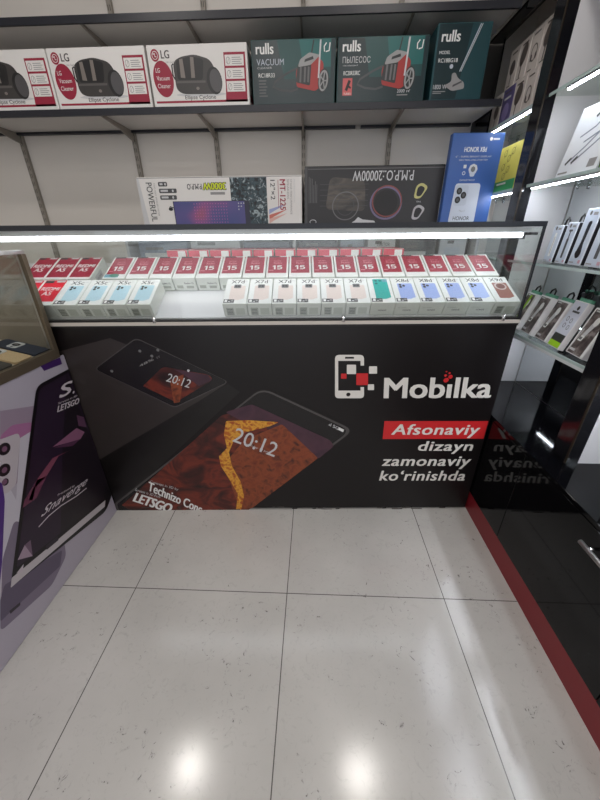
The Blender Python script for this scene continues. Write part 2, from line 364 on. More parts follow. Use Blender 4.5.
vac_teal(-.304, .388, 'teal vacuum cleaner carton next to the last white one', ('VACUUM', 'CLEANER', 'RC18R33'), False)
vac_teal(.092, .408, 'teal vacuum cleaner carton with small pink-red badge, in the middle of the teal three', ('ПЫЛЕСОС', 'контейнерный', 'RC20R33RC'), True)
def vac_tall():
    w, d, h = .236, .31, .262; M0 = T((.528, 2.054, ZS)); b = MB().box((0, 0, 0), (w, d, h), mat('carton_teal_dark_edge', (34, 74, 80), .35), M0, .002); f, top, rt, lf = faces(M0, w, d, h)
    b.rect(f, .008, .004, w-.003, h-.004, DTEAL, .0005); b.poly(f, [(.12, .004), (w-.003, .004), (w-.003, h-.004), (.15, h-.004)], mat('carton_teal_deep', (24, 62, 68), .35), .0006)
    b.tr(f, 'rulls', .022, .200, .104, .238, WHITE, bold=.035); b.tr(f, 'MODEL', .020, .160, .068, .171, WHITE, bold=.01); b.tr(f, 'RC18BG18', .020, .132, .106, .146, WHITE, bold=.01)
    b.line(f, [(.122, .100), (.185, h-.006)], .004, SILVER, .0008); b.line(f, [(.128, .100), (.192, h-.006)], .003, LGREY, .0008)
    b.poly(f, rounded([(.06, .052), (.10, .032), (.155, .040), (.150, .062), (.118, .078), (.105, .098), (.088, .094), (.092, .066)], .01), GREY, .0009)
    b.ell(f, .082, .118, .008, .008, SILVER, .001, 12); b.poly(f, [(.10, .046), (.14, .062), (.138, .068), (.10, .054)], DGREY, .0011)
    b.tr(f, '1800 W', .012, .040, .074, .056, LGREY); b.rect(f, .012, .030, .070, .033, GREY); b.rect(f, .012, .024, .052, .027, GREY)
    b.tr(rt, 'rulls', .05, .19, .15, .235, WHITE, bold=.018); b.rect(rt, .05, .05, .2, .14, TEAL)
    return tag(b.build('vacuum_carton', M=M0), 'tall narrow dark teal vacuum carton beside the black cabinet panel', 'carton', 'teal vacuum cartons on the wall shelf')
vac_tall()

# ------------------------------------------------------------------ back storage and speaker cartons
ZC = 1.31
t = thing('storage_shelf', 'low grey open shelf unit behind the showcase carrying the speaker cartons', 'shelf', T((-.1, 2.2, 0)))
GC = mat('grey_cabinet', (186, 186, 190), .5)
MB().box((-1.05, 1.965, ZC-.022), (.87, 2.395, ZC), GC).build('top_board', t)
MB().box((-1.03, 1.975, 1.055), (.85, 2.375, 1.075), GC).build('middle_board', t)
MB().box((-1.03, 2.375, .06), (.85, 2.39, ZC-.022), GC).build('back_board', t)
MB().box((-1.03, 1.985, .06), (.85, 2.375, 1.055), GC).build('lower_body', t)
MB().box((-1.03, 2.0, 0), (.85, 2.38, .06), DGREY).build('plinth', t)
for x in (-1.045, -.12, .85): MB().box((x, 1.975, .06 if x < -1 or x > .8 else 1.075), (x+.015, 2.39, ZC-.022), GC).build('side_board', t)
for k, (x0, x1, h, c, lb) in enumerate(((-1.0, -.72, .16, (120, 130, 150), 'bluish carton at the left end of the low shelf, seen through glass'), (-.70, -.42, .19, (200, 200, 204), 'white carton on the low shelf behind the gap in the phone boxes'), (-.40, -.14, .15, (96, 104, 120), 'slate carton on the low shelf left of its middle board'),
        (-.09, .12, .18, (70, 72, 80), 'dark carton on the low shelf right of its middle board'), (.14, .27, .17, (130, 140, 152), 'steel-blue carton with pale label on the low shelf'), (.29, .44, .19, (206, 206, 208), 'white carton with small dark lettering on the low shelf'), (.46, .66, .16, (84, 86, 92), 'charcoal carton near the right end of the low shelf'), (.68, .83, .19, (196, 198, 204), 'pale carton at the right end of the low shelf'))):
    M0 = T((x0, 2.03, 1.0755)); b = MB().box((0, 0, 0), (x1-x0, .25, h), mat('store_carton_%d' % k, c, .5), M0, .002); f = faces(M0, x1-x0, .25, h)[0]
    b.rect(f, .03, h*.35, (x1-x0)*.75, h*.62, LGREY if c[0] < 150 else SILVER); b.rect(f, .04, h*.72, (x1-x0)*.5, h*.80, MGREY)
    if k == 5: b.tr(f, 'VAKTOR', .05, h*.66, .12, h*.76, DGREY, h=.001)
    tag(b.build('store_carton', M=M0), lb, 'carton', 'cartons on the low back shelf')

def speaker_white():
    w, d, h = .868, .28, .226; M0 = T((-.940, 2.03, ZC)); b = MB().box((0, 0, 0), (w, d, h), OFFW, M0, .003); f, top, rt, lf = faces(M0, w, d, h)
    b.rect(f, .002, h-.006, w-.002, h-.003, GREY); b.poly(f, [(.0, .004), (.03, .004), (.012, h-.006), (.0, h-.006)], LGREY)
    b.tr(f, 'POWERFUL', .046, .022, .078, h-.024, DGREY, rot=270, bold=.01)
    b.tr(f, 'TWO WAY SPEAKER SYSTEM', .086, .05, .094, h-.026, GREY, rot=270)
    for k, ww in enumerate((.048, .094, .090)):
        z = h-.032-.030*k; b.rect(f, .112, z-.010, .112+ww, z+.010, DGREY, .0008, .006); b.rect(f, .120, z-.004, .112+ww*.5, z+.005, LGREY, .0011); b.ell(f, .112+ww*.78, z, .005, .006, LGREY, .0011, 10)
    b.tr(f, '3000W', .348, h-.060, .470, h-.028, mat('print_neon', (198, 208, 40), .4), rot=180, bold=.05, h=.0012); b.tr(f, '3000W', .345, h-.063, .473, h-.025, PBLACK, rot=180, bold=.12, h=.0009)
    b.tr(f, 'P.M.P.O', .264, h-.058, .342, h-.032, DGREY, rot=180, bold=.03); b.rect(f, .385, h-.082, .462, h-.070, GREY)
    b.rect(f, .492, .004, .684, h-.007, FOIL, .0006)
    b.rect(f, .176, .004, .588, .116, mat('speaker_side', (40, 38, 58), .4), .0008); b.rect(f, .180, .004, .562, .114, SPKP, .0010)
    pk = mat('speaker_dot', (222, 110, 170), .4)
    for i in range(13):
        for j in range(7): b.ell(f, .29+.0145*i, .016+.0145*j, .002, .002, pk, .0013, 6)
    for i in range(3):
        for j in range(3-i): b.ell(f, .530+.014*i, .104-.014*j, .003, .003, LGREY, .0013, 8)
    b.ell(f, .160, .080, .012, .008, PBLACK, .0011, 16); b.line(f, [(.150, .080), (.158, .092), (.176, .086)], .004, PBLACK, .0012)
    b.tr(f, 'MT-1225', .752, .070, .782, h-.018, CRIM, rot=270, bold=.03)
    b.line(f, [(.744, .08), (.744, h-.02)], .0025, CRIM, .0009)
    b.tr(f, '12"×2', .704, .118, .728, h-.020, DGREY, rot=270, bold=.02)
    b.tr(f, 'SPEAKERS', .790, .12, .800, h-.018, GREY, rot=270); b.tr(f, 'STAGE PERFORMANCE', .806, .05, .816, h-.018, GREY, rot=270); b.tr(f, 'PROFESSIONAL', .824, .10, .832, h-.018, LGREY, rot=270)
    for k, (m, z) in enumerate(((mat('stroke_blue', (150, 160, 200), .5), .072), (mat('stroke_red', (196, 110, 96), .5), .046), (mat('stroke_pink', (214, 170, 160), .5), .028))):
        b.poly(f, [(.692, z-.02), (.720, z-.005), (.79, z+.028), (.745, z+.016), (.692, z+.002)], m, .0008+.0001*k)
    return tag(b.build('speaker_carton', M=M0), 'wide white speaker carton with purple speaker print, standing upside down', 'carton')
speaker_white()
def speaker_black():
    w, d, h = .705, .28, .261; M0 = T((-.058, 2.03, ZC)); b = MB().box((0, 0, 0), (w, d, h), BLACKC, M0, .003); f, top, rt, lf = faces(M0, w, d, h)
    b.rect(f, .0, .002, .014, h-.004, DGREY); b.rect(f, .016, h-.014, w-.004, h-.011, MGREY)
    b.tr(f, 'P.M.P.O.:20000W', .245, h-.066, .552, h-.022, LGREY, rot=180, bold=.01)
    mottle = noise_mat('carton_mottled_black', [(.35, (50, 46, 44)), (.6, (92, 84, 76)), (.72, (60, 54, 50))], 7, .3, 6, 1, (1, 1, 3))
    b.poly(f, rounded([(.11, .07), (.32, .06), (.31, .20), (.13, .215)], .03), mottle, .0007)  # mottled brown-grey patch on the black front
    for k in range(5): b.rect(f, .08, .085+.024*k, .33, .087+.024*k, DGREY, .0009)
    ringm = [mat('ring_violet', (110, 100, 130), .4), mat('ring_red', (130, 66, 62), .4), mat('ring_white', (176, 172, 176), .4), mat('ring_yellow', (190, 184, 120), .4)]
    b.ring(f, .425, .096, .084, .076, .009, ringm[0], .001, 36, -.2); b.ring(f, .430, .104, .078, .072, .006, ringm[1], .0012, 36, -.2); b.ell(f, .425, .098, .060, .058, PBLACK, .0013, 32)
    b.ring(f, .215, .085, .070, .066, .005, MGREY, .001, 36); b.ring(f, .215, .085, .046, .044, .003, DGREY, .001, 30)
    for z, m in ((.150, ringm[3]), (.054, ringm[2])):
        b.poly(f, rounded([(.565, z-.034), (.60, z-.036), (.634, z+.016), (.60, z+.036), (.572, z+.022)], .016), m, .001); b.poly(f, rounded([(.576, z-.024), (.60, z-.026), (.620, z+.010), (.597, z+.023), (.580, z+.014)], .012), PBLACK, .0013)
    b.tr(f, 'TWS', .582, .098, .606, .105, LGREY, rot=180)
    for k in range(6): b.rect(f, .022+.008*k, .10, .0245+.008*k, .10+random.uniform(.07, .12), MGREY, .0009)
    b.poly(f, [(.25, .006), (.38, .006), (.37, .016), (.31, .022), (.285, .034), (.27, .018)], LGREY, .0009); b.ring(f, .045, .012, .018, .012, .003, LGREY, .0009)
    return tag(b.build('speaker_carton', M=M0), 'wide black speaker carton with ring lights print, standing upside down', 'carton')
speaker_black()

def blue_box():
    w, d, h = .245, .035, .372; M0 = T((.640, 1.968, ZC))@Rz(R(3)); b = MB().box((0, 0, 0), (w, d, h), BLUE, M0, .002); f, top, rt, lf = faces(M0, w, d, h)
    b.ell(f, w-.062, h-.024, .007, .007, WHITE, .001, 14); b.rect(f, w-.052, h-.028, w-.022, h-.021, LGREY)
    b.tr(f, 'HONOR X8d', .064, h-.074, .170, h-.054, WHITE, bold=.015)
    b.tr(f, '6" - SUPER BRIGHT DISPLAY', .028, h-.095, .200, h-.088, LGREY); b.tr(f, 'GOLD MEDAL LONG LIFE BATTERY', .046, h-.108, .186, h-.102, LGREY)
    b.ell(f, .122, h-.142, .022, .022, LGREY, .0009, 8); b.poly(f, rounded([(.104, h-.140), (.140, h-.140), (.132, h-.172), (.112, h-.172)], .006), SILVER, .001); b.ell(f, .122, h-.142, .011, .012, MGREY, .0012, 8)
    b.rect(f, .074, h-.138, .088, h-.124, LGREY); b.ring(f, .080, h-.158, .008, .008, .003, LGREY); b.tr(f, 'DAMAGE PROOF', .066, h-.190, .140, h-.183, LGREY)
    b.poly(f, rounded([(.042, -.0), (.176, -.0), (.174, h-.200), (.050, h-.200)], .014), SILVER, .001)
    b.rect(f, .054, h-.295, .118, h-.208, mat('camera_island', (176, 182, 194), .3), .0013, .012)
    for x, z in ((.074, h-.232), (.072, h-.270), (.098, h-.250)): b.ell(f, x, z, .014, .015, PBLACK, .0016, 18); b.ell(f, x, z, .007, .008, DGREY, .0019, 12)
    b.tr(f, 'HONOR', .064, .012, .148, .030, DGREY, bold=.02, h=.0014); b.tr(f, 'Plus 5', .090, .050, .118, .058, GREY, h=.0014)
    return tag(b.build('display_box', M=M0), 'tall thin blue box with silver phone print before the black speaker carton', 'box')
blue_box()

# ------------------------------------------------------------------ showcase counter (turned a little against the building)
CA = R(2.31); P0 = V((.782, 1.3, 0)); CM = T(P0)@Rz(CA)
CXv = CM.to_3x3()@V((1, 0, 0)); CYv = CM.to_3x3()@V((0, 1, 0))
FPL = Pl(P0, CXv, (0, 0, 1))                       # front plane; u<=0
L0, DEP = -2.45, .56
sc = thing('glass_showcase', 'black glass-topped shop counter with phone banner, full of phone boxes', 'showcase', CM)
def cb(lo, hi, m, bev=0): return MB().box(lo, hi, m, CM, bev)
cb((L0, .012, .012), (0, DEP, .94), mat('counter_black', (22, 20, 21), .4)).build('counter_body', sc)
cb((L0, .02, 0), (-.01, DEP-.02, .012), PBLACK).build('plinth', sc)

bn = MB().box((L0, .004, .012), (-.002, .012, .944), BANNER, CM)
FP = Pl(CM@V((0, .004, 0)), CXv, (0, 0, 1))
q = lambda x, y: FP.uv(x, y)
def bp(pts, m, h=.0005, r=0): bn.poly(FP, rounded([q(*p) for p in pts], r) if r else [q(*p) for p in pts], m, h)
# light patch and dark band of the printed table top
bp([(57, 352), (110, 338), (226, 384), (103, 462), (90, 462)], BANSH, .0003); bp([(92, 464), (228, 384), (240, 392), (118, 505)], BANDK, .0004)
def phone_pic(cn, rr, scr):
    bp(cn, EDGE, .0005, rr)
    c = [sum(p[i] for p in cn)/4 for i in (0, 1)]
    bp([(c[0]+(p[0]-c[0])*.985, c[1]+(p[1]-c[1])*.97) for p in cn], PCBLACK, .0007, rr)
phone_pic([(94, 369), (136, 337.5), (229, 382), (175, 408)], .022, 0)
bp([(143, 386), (163, 366.5), (210, 375), (213, 380), (176, 402)], LAVA, .0010, [.0, .02, .02, .03, .02]); bp([(174, 369), (208, 375), (212, 380), (199, 386), (186, 376)], DUSK, .0012, .004); bp([(170, 380), (184, 374), (180, 402), (174, 403)], LAVAO, .0013, .004)
bn.txt(FP, '20:12', q(166, 381), q(189, 388), q(169, 373), LGREY, h=.0016, bold=.005); bp([(188, 369), (190, 370), (189, 372), (187, 371)], LGREY, .0014)
bn.txt(FP, '48% ::', q(140, 367), q(160, 357), q(139, 365), GREY, h=.0012)
for x, y in ((140, 351), (152, 356), (112, 371), (158, 350)): bn.ell(FP, *q(x, y), .006, .006, MGREY, .0012, 10)
bp([(262, 387.5), (354, 430), (247, 510.6), (117, 510.6), (114, 504)], EDGE, .0005, [.05, .05, 0, 0, .01])
bp([(262, 389.5), (350, 430.5), (244, 510.4), (119, 510.4), (117, 504)], PCBLACK, .0007, [.045, .045, 0, 0, .01])
bp([(222, 415), (240, 411), (329, 441), (333, 446), (248, 510.2), (130, 510.2), (122, 505)], LAVA, .0010, [.01, .02, .02, .02, 0, 0, 0])
bp([(225, 412), (252, 404), (330, 440), (334, 446), (318, 459), (284, 440), (262, 424), (240, 420)], DUSK, .0012, .015)
bp([(282, 424), (318, 458), (252, 508), (240, 509), (232, 488), (226, 462), (244, 440)], LAVAO, .0013, .01)
bp([(226, 421), (248, 420), (279, 422), (270, 426), (246, 432), (234, 440), (229, 452), (232, 466), (241, 482), (244, 496), (241, 510), (236, 510), (238, 494), (230, 480), (221, 466), (219, 456), (227, 448), (224, 434)], LAVAY, .0015, .006)
bn.txt(FP, '20:12', q(232, 441), q(274, 457), q(237, 427), LGREY, h=.0019, bold=.004); bn.txt(FP, 'Saturday 12 June', q(244, 444), q(270, 454), q(245, 442), LGREY, h=.0019)
bn.txt(FP, '.ıl 5G', q(328, 425), q(338, 430), q(329, 422), LGREY, h=.0016, bold=.02); bp([(339, 427), (344, 429.5), (343, 432), (338, 429.5)], WHITE, .0016)
bn.txt(FP, 'Technizo Conc', q(147.5, 490), q(201, 513.5), q(149, 481), WHITE, h=.0019, bold=.03); bn.txt(FP, 'Concept in 3D by', q(150, 483), q(178, 491), q(150.5, 480), LGREY, h=.0019)
bn.txt(FP, 'LETSGO', q(132.5, 501), q(170, 513), q(136, 492), WHITE, h=.0019, bold=.05, shear=.1)
bn.txt(FP, 'Screens in 3D from', q(135, 490.5), q(160, 498), q(136, 488), LGREY, h=.0019)
# wordmark with phone pictogram
W_ = mat('print_ivory', (224, 220, 214), .45)
def br(x0, y0, x1, y1, m, h=.0007, r=0): bp([(x0, y1), (x1, y1), (x1, y0), (x0, y0)], m, h, r)
br(335, 354.8, 364, 398.2, W_, .0006, .018); br(338.2, 360.8, 360.5, 390.5, BANNER, .0008); br(345, 356.8, 354, 358.6, BANNER, .0008, .002)
bn.ell(FP, *q(348.3, 394.4), .009, .009, BANNER, .0008, 16); br(359.8, 365.5, 365, 387, BANNER, .0008)
br(346.8, 364.6, 356, 374, W_, .0010, .004); br(341, 373.5, 346.5, 378.6, RED, .0010, .003); br(356.3, 373.2, 368, 385, RED, .0011, .003); br(369, 366.2, 377, 373.6, W_, .0010, .003); br(367.8, 384.2, 374, 390, W_, .0010, .003)
bn.txt(FP, 'Mobılka', q(383.5, 398.6), q(490.6, 398.0), q(383.5, 377.6), W_, h=.0009, bold=.042, shear=.03)
for x, y, r in ((446, 380, 5.2), (450.5, 376.6, 4.2), (445.4, 375.3, 2.8), (449.5, 373, 2.2), (446.4, 371.6, 1.6)): bn.ell(FP, *q(x, y), r*.0021, r*.0021, RED, .0011, 14)
bp([(382.6, 439), (483.4, 438.6), (488.3, 421), (384.4, 421)], RED, .0006)
for s, x0, y0, x1, y1 in (('Afsonaviy', 391, 424, 479, 438), ('dizayn', 418, 441, 472.5, 453.8), ('zamonaviy', 381.5, 456.3, 470, 469), ('ko‘rinishda', 379, 470.4, 464.3, 480.6)):
    bn.txt(FP, s, q(x0, y1), q(x1, y1), q(x0, y0), W_, h=.0010, bold=.03, shear=.22, space=1.08)
# scuffed lower edge and pale fold lines of the film
WORN = noise_mat('banner_worn', [(.4, (34, 30, 30)), (.6, (84, 78, 74)), (.7, (40, 36, 36))], 40, .6)
for _ in range(26):
    x = random.uniform(122, 440); y = random.uniform(506, 510); l = random.uniform(2, 12); bp([(x, y), (x+l, y-.2), (x+l, y+.7), (x, y+.9)], WORN, .0018)
bn.build('front_banner', sc)
cb((L0, -.004, .953), (0, .03, .966), BEIGE).build('front_strip', sc)
cb((L0, -.001, .9445), (-.001, .012, .953), PBLACK).build('lower_gasket', sc)
cb((L0, -.001, .966), (-.001, .022, .973), PBLACK).build('shadow_gap_strip', sc)  # black strip stands in for the shaded gap below the phone boxes
cb((L0+.01, .012, .945), (-.01, DEP-.01, .955), LAMW).build('deck_base', sc)
# inclined display deck + flat rear tier
TIL = R(26.5)
DM = CM@T((0, .038, .9735))@Rx(TIL)
MB().box((L0+.02, 0, -.008), (-.006, .345, 0), LAMW, DM).build('inclined_deck', sc)
RY, RZ = .038+.345*math.cos(TIL)+.004, 1.142
cb((L0+.02, RY, RZ-.01), (-.016, RY+.18, RZ), LAMW).build('rear_tier', sc)
cb((L0+.02, RY, .955), (-.016, RY+.01, RZ-.01), LAMW).build('tier_riser', sc)
# glass
ZT = 1.296
cb((L0, .004, .973), (-.006, .009, ZT-.018), GLASS).build('front_glass', sc)
cb((-.004, .0095, .973), (-.001, DEP-.0125, ZT-.016), GLASS).build('side_glass', sc)
cb((L0, .004, ZT-.009), (-.006, DEP-.004, ZT-.003), GLASS).build('top_glass', sc)
cb((L0, DEP-.012, .973), (-.006, DEP-.007, ZT-.018), GLASS).build('back_glass', sc)
cb((L0, -.002, ZT-.016), (0, .010, ZT), DFRAME).build('front_top_rail', sc)
cb((L0, DEP-.014, ZT-.016), (0, DEP, ZT), DFRAME).build('rear_top_rail', sc)
cb((-.010, .010, ZT-.014), (0, DEP-.014, ZT), DFRAME).build('side_top_rail', sc)
cb((-.006, -.001, .973), (0, .009, ZT-.016), DFRAME).build('corner_post', sc)
cb((-.008, DEP-.012, .973), (0, DEP-.002, ZT-.016), DFRAME).build('corner_post', sc)
cb((L0, .016, ZT-.033), (-.040, .075, ZT-.0165), mat('lamp_channel_white', (225, 226, 230), .4)).build('lamp_channel', sc)
cb((L0, .026, ZT-.0495), (-.050, .048, ZT-.0335), LED, .006).build('led_tube', sc)
cb((-.055, .024, ZT-.055), (-.048, .052, ZT-.033), DGREY).build('lamp_end_cap', sc)
cb((-.046, .012, ZT-.042), (-.014, .04, ZT-.0335), PBLACK).build('corner_bracket', sc)
for x in (154, 343.5, 503):
    a, z = FPL.uv(x, 317); MB().tube([CM@V((a, -.004, .964)), CM@V((a, -.004, .984))], .0065, CHROME, 12).build('glass_clip', sc)

# ------------------------------------------------------------------ phone boxes
BW, BD, BH = .0927, .163, .060
SIDEW = mat('phone_box_side', (222, 224, 218), .45); SIDEP = mat('phone_box_side_print', (168, 172, 162), .5)
def phone_box_mesh(kind):
    b = MB().box((.0005, 0, 0), (BW-.0005, BD, BH), SIDEW, I4, .0012); f, top, rt, lf = faces(I4, BW, BD, BH); w = BW
    if kind in ('pale', 'cream', 'turq', 'peri', 'copper'):
        b.rect(top, .002, .002, w-.002, BD-.002, WHITE, .0004)
        nm = {'pale': 'X5c', 'cream': 'X7d', 'turq': 'X7d', 'peri': 'X8d', 'copper': 'X9d'}[kind]
        pm = {'pale': LBLUE, 'cream': PINKC, 'turq': TURQ, 'peri': PERI, 'copper': COPPER}[kind]
        if kind != 'turq': b.tr(top, nm, .020, .130, .072, .152, PBLACK, bold=.012); b.rect(top, .074, .144, .086, .148, LGREY)
        z1 = .114 if kind == 'cream' else .122
        b.rect(top, .022, .022, .080, z1 if kind != 'turq' else .152, pm, .0007, .006)
        if kind == 'turq':
            for a, z in ((.035, .140), (.035, .122), (.052, .140)): b.ell(top, a, z, .006, .006, mat('turq_dark', (24, 90, 90), .4), .001, 12)
            b.rect(top, .060, .132, .080, .150, LIDC, .001)
        elif kind == 'cream': b.rect(top, .034, .098, .062, .122, MGREY, .001, .005); b.ell(top, .042, .110, .005, .006, PBLACK, .0013, 10); b.ell(top, .053, .110, .005, .006, PBLACK, .0013, 10)
        elif kind == 'copper': b.ell(top, .05, .098, .023, .024, mat('copper_ring', (196, 170, 164), .3), .001, 24); b.ell(top, .05, .098, .017, .017, mat('copper_lens', (120, 70, 62), .3), .0012, 20)
        else:
            for a, z in ((.034, .112), (.034, .098), (.047, .106)): b.ell(top, a, z, .0058, .0066, PBLACK, .001, 12)
        b.poly(top, [(.052, .018), (w-.004, .036), (w-.004, .018)], WHITE, .0010)
        b.tr(f, nm+' smartphone', .010, .034, .046, .040, SIDEP) if kind in ('peri', 'copper') else None
        if kind in ('pale', 'cream', 'copper'):
            b.rect(f, .012, .008, .040, .042, SIDEP); b.rect(f, .048, .010, .082, .040, mat('side_print_pale', (196, 200, 190), .5))
            for k in range(4): b.rect(f, .015, .012+.007*k, .036, .0145+.007*k, DGREY, .0008)
        else: b.tr(f, 'HONOR', .032, .022, .062, .029, DGREY, bold=.01)
        b.rect(f, .003, .003, w-.003, .005, LGREY)
    elif kind == 'redA':
        b.rect(top, .004, .022, w-.004, BD-.002, BRIGHTRED, .0004); b.tr(top, 'REDMI', .010, .092, .082, .114, WHITE, bold=.03, shear=.1); b.tr(top, 'A5', .026, .060, .062, .086, WHITE, bold=.03)
        b.rect(top, .006, .142, .040, .158, DGREY, .0008); b.rect(top, .05, .146, .084, .158, LGREY, .0008); b.rect(f, .012, .01, .04, .04, SIDEP)
    elif kind == 'redB':
        b.rect(top, .004, .012, w-.004, BD-.002, BOXRED, .0004); b.tr(top, 'REDMI', .010, .084, .082, .106, WHITE, bold=.03, shear=.1); b.tr(top, 'A5', .026, .052, .062, .078, WHITE, bold=.03)
        b.rect(top, .006, .146, .036, .158, DGREY, .0008); b.rect(top, .052, .148, .084, .159, LGREY, .0008); b.rect(f, .012, .01, .04, .04, SIDEP)
        b.rect(rt, .04, .012, .10, .042, LGREY); b.tr(rt, 'REDMI', .05, .02, .09, .03, MGREY)
    elif kind == 'rear':
        rose = mat('carton_rose', (206, 74, 92), .4)
        b.rect(top, .002, .002, w-.002, BD-.002, rose, .0004); b.rect(f, .001, .001, w-.001, BH-.001, rose, .0004); b.rect(f, .05, .030, .084, BH-.004, WHITE, .0007); b.rect(top, .01, .02, w-.01, .12, BOXRED, .0007)
    else:   # red front with numeral
        b.rect(top, .002, .002, w-.002, BD-.002, WHITE, .0004); b.rect(top, .008, .030, w-.008, BD-.006, BOXRED, .0007)
        b.rect(top, .032, .056, .0385, .086, WHITE, .0011); b.poly(top, [(.026, .0755), (.032, .0785), (.032, .086), (.026, .0815)], WHITE, .0011)
        b.line(top, [(.0645, .0835), (.0475, .0835)], .005, WHITE, .0011); b.line(top, [(.0487, .085), (.0475, .070)], .005, WHITE, .0012)
        b.line(top, [(.047, .0715), (.054, .0745), (.061, .073), (.0645, .0672), (.0625, .0615), (.056, .0585), (.0455, .0595)], .0058, WHITE, .0013); b.tr(top, 'Redmi', .030, .098, .064, .112, mat('print_rose', (226, 150, 160), .4), h=.001); b.tr(top, 'NOTE', .03, .116, .06, .124, mat('print_rose', (226, 150, 160), .4), h=.001)
        b.rect(top, .008, .150, .052, .160, mat('lid_sticker', (70, 60, 62), .5), .001); b.rect(top, .058, .152, .084, .160, LGREY, .001); b.rect(top, .012, .048, .03, .052, mat('print_rose', (226, 150, 160), .4), .001)
        b.tr(f, 'Redmi 15', .045, .032, .082, .040, DGREY, bold=.02); b.rect(f, .01, .012, .036, .026, SIDEP); b.rect(f, .05, .012, .08, .024, SIDEP)
        if kind == 'num0': b.rect(top, .006, .006, w-.03, .028, LIDC, .0012); b.ell(top, .045, .02, .02, .012, mat('sticker_green', (70, 130, 110), .5), .0014, 14)
    return b
PROTO = {}
def place_box(kind, M, label, group, cat='phone box', sticker=False):
    if (kind, sticker) not in PROTO:
        o = thing('phone_box', label, cat, M, group)
        WM[o.name] = I4; phone_box_mesh(kind).build('carton', o)
        if sticker:
            s = MB().box((.004, .006, BH+.0002), (.044, .026, BH+.0012), PBLACK, I4); tp = Pl((0, 0, BH+.0012), (1, 0, 0), (0, 1, 0))
            s.rect(tp, .008, .009, .018, .023, WHITE, .0003); s.rect(tp, .022, .010, .030, .015, LGREY, .0003); s.rect(tp, .032, .012, .041, .022, GREY, .0003)
            s.build('spec_sticker', o)
        WM[o.name] = M; PROTO[kind, sticker] = o
        return o
    o = copy_thing(PROTO[kind, sticker], M); return tag(o, label, cat, group)
def inc(u, v, lift=.001): return CM@T((u, .038, .9735))@Rx(TIL)@T((0, v, lift))
ORD = ['first', 'second', 'third', 'fourth', 'fifth', 'sixth', 'seventh', 'eighth', 'ninth', 'tenth', 'eleventh', 'twelfth', 'thirteenth', 'fourteenth', 'fifteenth', 'sixteenth', 'seventeenth']
OFF = .004   # counter frame starts a little left of the measured corner
u = -1.782+OFF
for k in range(2): place_box('redA', inc(u-.0940*(2-k), .003), ('bright red phone box half behind the left glass case frame', 'bright red phone box beside the first pale blue phone box')[k], 'red phone boxes in the front row', sticker=False)
for k in range(4): place_box('pale', inc(u+.0940*k, .003), 'white phone box with pale blue phone print, '+ORD[k]+' of four from left', 'pale blue print phone boxes', sticker=True)
u = -1.1355+OFF
for k in range(6): place_box('cream', inc(u+.0940*k, .003), 'white phone box with cream-pink phone print, '+ORD[k]+' of six from left', 'cream print phone boxes', sticker=True)
place_box('turq', inc(u+.0940*6, .003), 'white phone box with a turquoise phone print in front row', 'turquoise print phone boxes', sticker=True)
for k in range(4): place_box('peri', inc(u+.0940*(7+k), .003), 'white phone box with lavender-blue phone print, '+ORD[k]+' of four from left', 'lavender-blue print phone boxes', sticker=True)
place_box('copper', inc(u+.0940*11, .003), 'white phone box with copper phone print at right end of row', 'copper print phone boxes', sticker=False)
V2 = .175
for k, x in enumerate((-1.985, -1.8905, -1.796)): place_box('redB', inc(x+OFF, V2), ('dark red phone box of the rear left three, nearest the left glass case', 'dark red phone box in the middle of the rear left three', 'dark red phone box of the rear left three, next to an empty gap')[k], 'dark red phone boxes behind')
for k in range(17):
    x = -1.652+.0958*k+OFF
    place_box('num0' if k == 0 else 'num', inc(x, V2), 'crimson-topped phone box with white numeral, '+ORD[k]+' from left in long rear row'+(', green lid sticker' if k == 0 else ''), 'crimson numeral phone boxes')
for k in range(11):
    place_box('rear', CM@T((-1.44+.0975*k+OFF, RY+.012, RZ+.001)), 'crimson phone box lying flat on rear tier behind the rows, '+ORD[k]+' from left', 'flat crimson boxes on the rear tier')

# ------------------------------------------------------------------ left counter
LX = -1.0
lc = thing('side_showcase', 'left shop counter with purple phone banner and bronze-framed glass case', 'showcase', T((-1.25, .5, 0)))
BRZ = mat('bronze_aluminium', (118, 106, 90), .4, .6); CASEIN = mat('case_lining', (128, 118, 104), .6)
YE, YS = 1.1975, -.35
MB().box((-1.5, YS, .0), (LX-.006, YE, .838), mat('counter_grey', (150, 148, 150), .5)).build('counter_body', lc)
pb = MB().box((LX-.006, YS, .002), (LX, 1.226, .838), mat('banner_lavender', (176, 170, 184), .35))
LP = Pl((LX, 0, 0), (0, 1, 0), (0, 0, 1)); ql = lambda x, y: (min(LP.uv(x, y)[0], 1.2256), LP.uv(x, y)[1])
def lp(pts, m, h=.0005, r=0): pb.poly(LP, rounded([ql(*p) for p in pts], r) if r else [ql(*p) for p in pts], m, h)
pm = lambda n, c: mat('side_banner_'+n, c, .35)
lp([(40, 365.5), (60, 357.5), (62, 364), (44, 371)], pm('deep_purple', (62, 32, 96)), .0005)
lp([(0, 411), (40, 405), (30, 470), (0, 500)], pm('mauve', (150, 134, 152)), .0004)
lp([(0, 436), (12, 425), (32, 422), (30, 440), (0, 452)], pm('rose', (164, 108, 150)), .0005, .012)
lp([(20, 438), (33, 430), (24, 520), (14, 580), (0, 600), (0, 470), (16, 500)], pm('pale', (196, 192, 204)), .0006)
lp([(-40, 470), (2, 483), (4.5, 500), (2, 560), (-6, 640), (-40, 680)], pm('violet', (74, 38, 122)), .0012, .01)
lp([(-30, 450), (18, 433), (20, 438), (16, 484), (8, 493), (-30, 500)], pm('silver', (190, 182, 190)), .0010, .012)
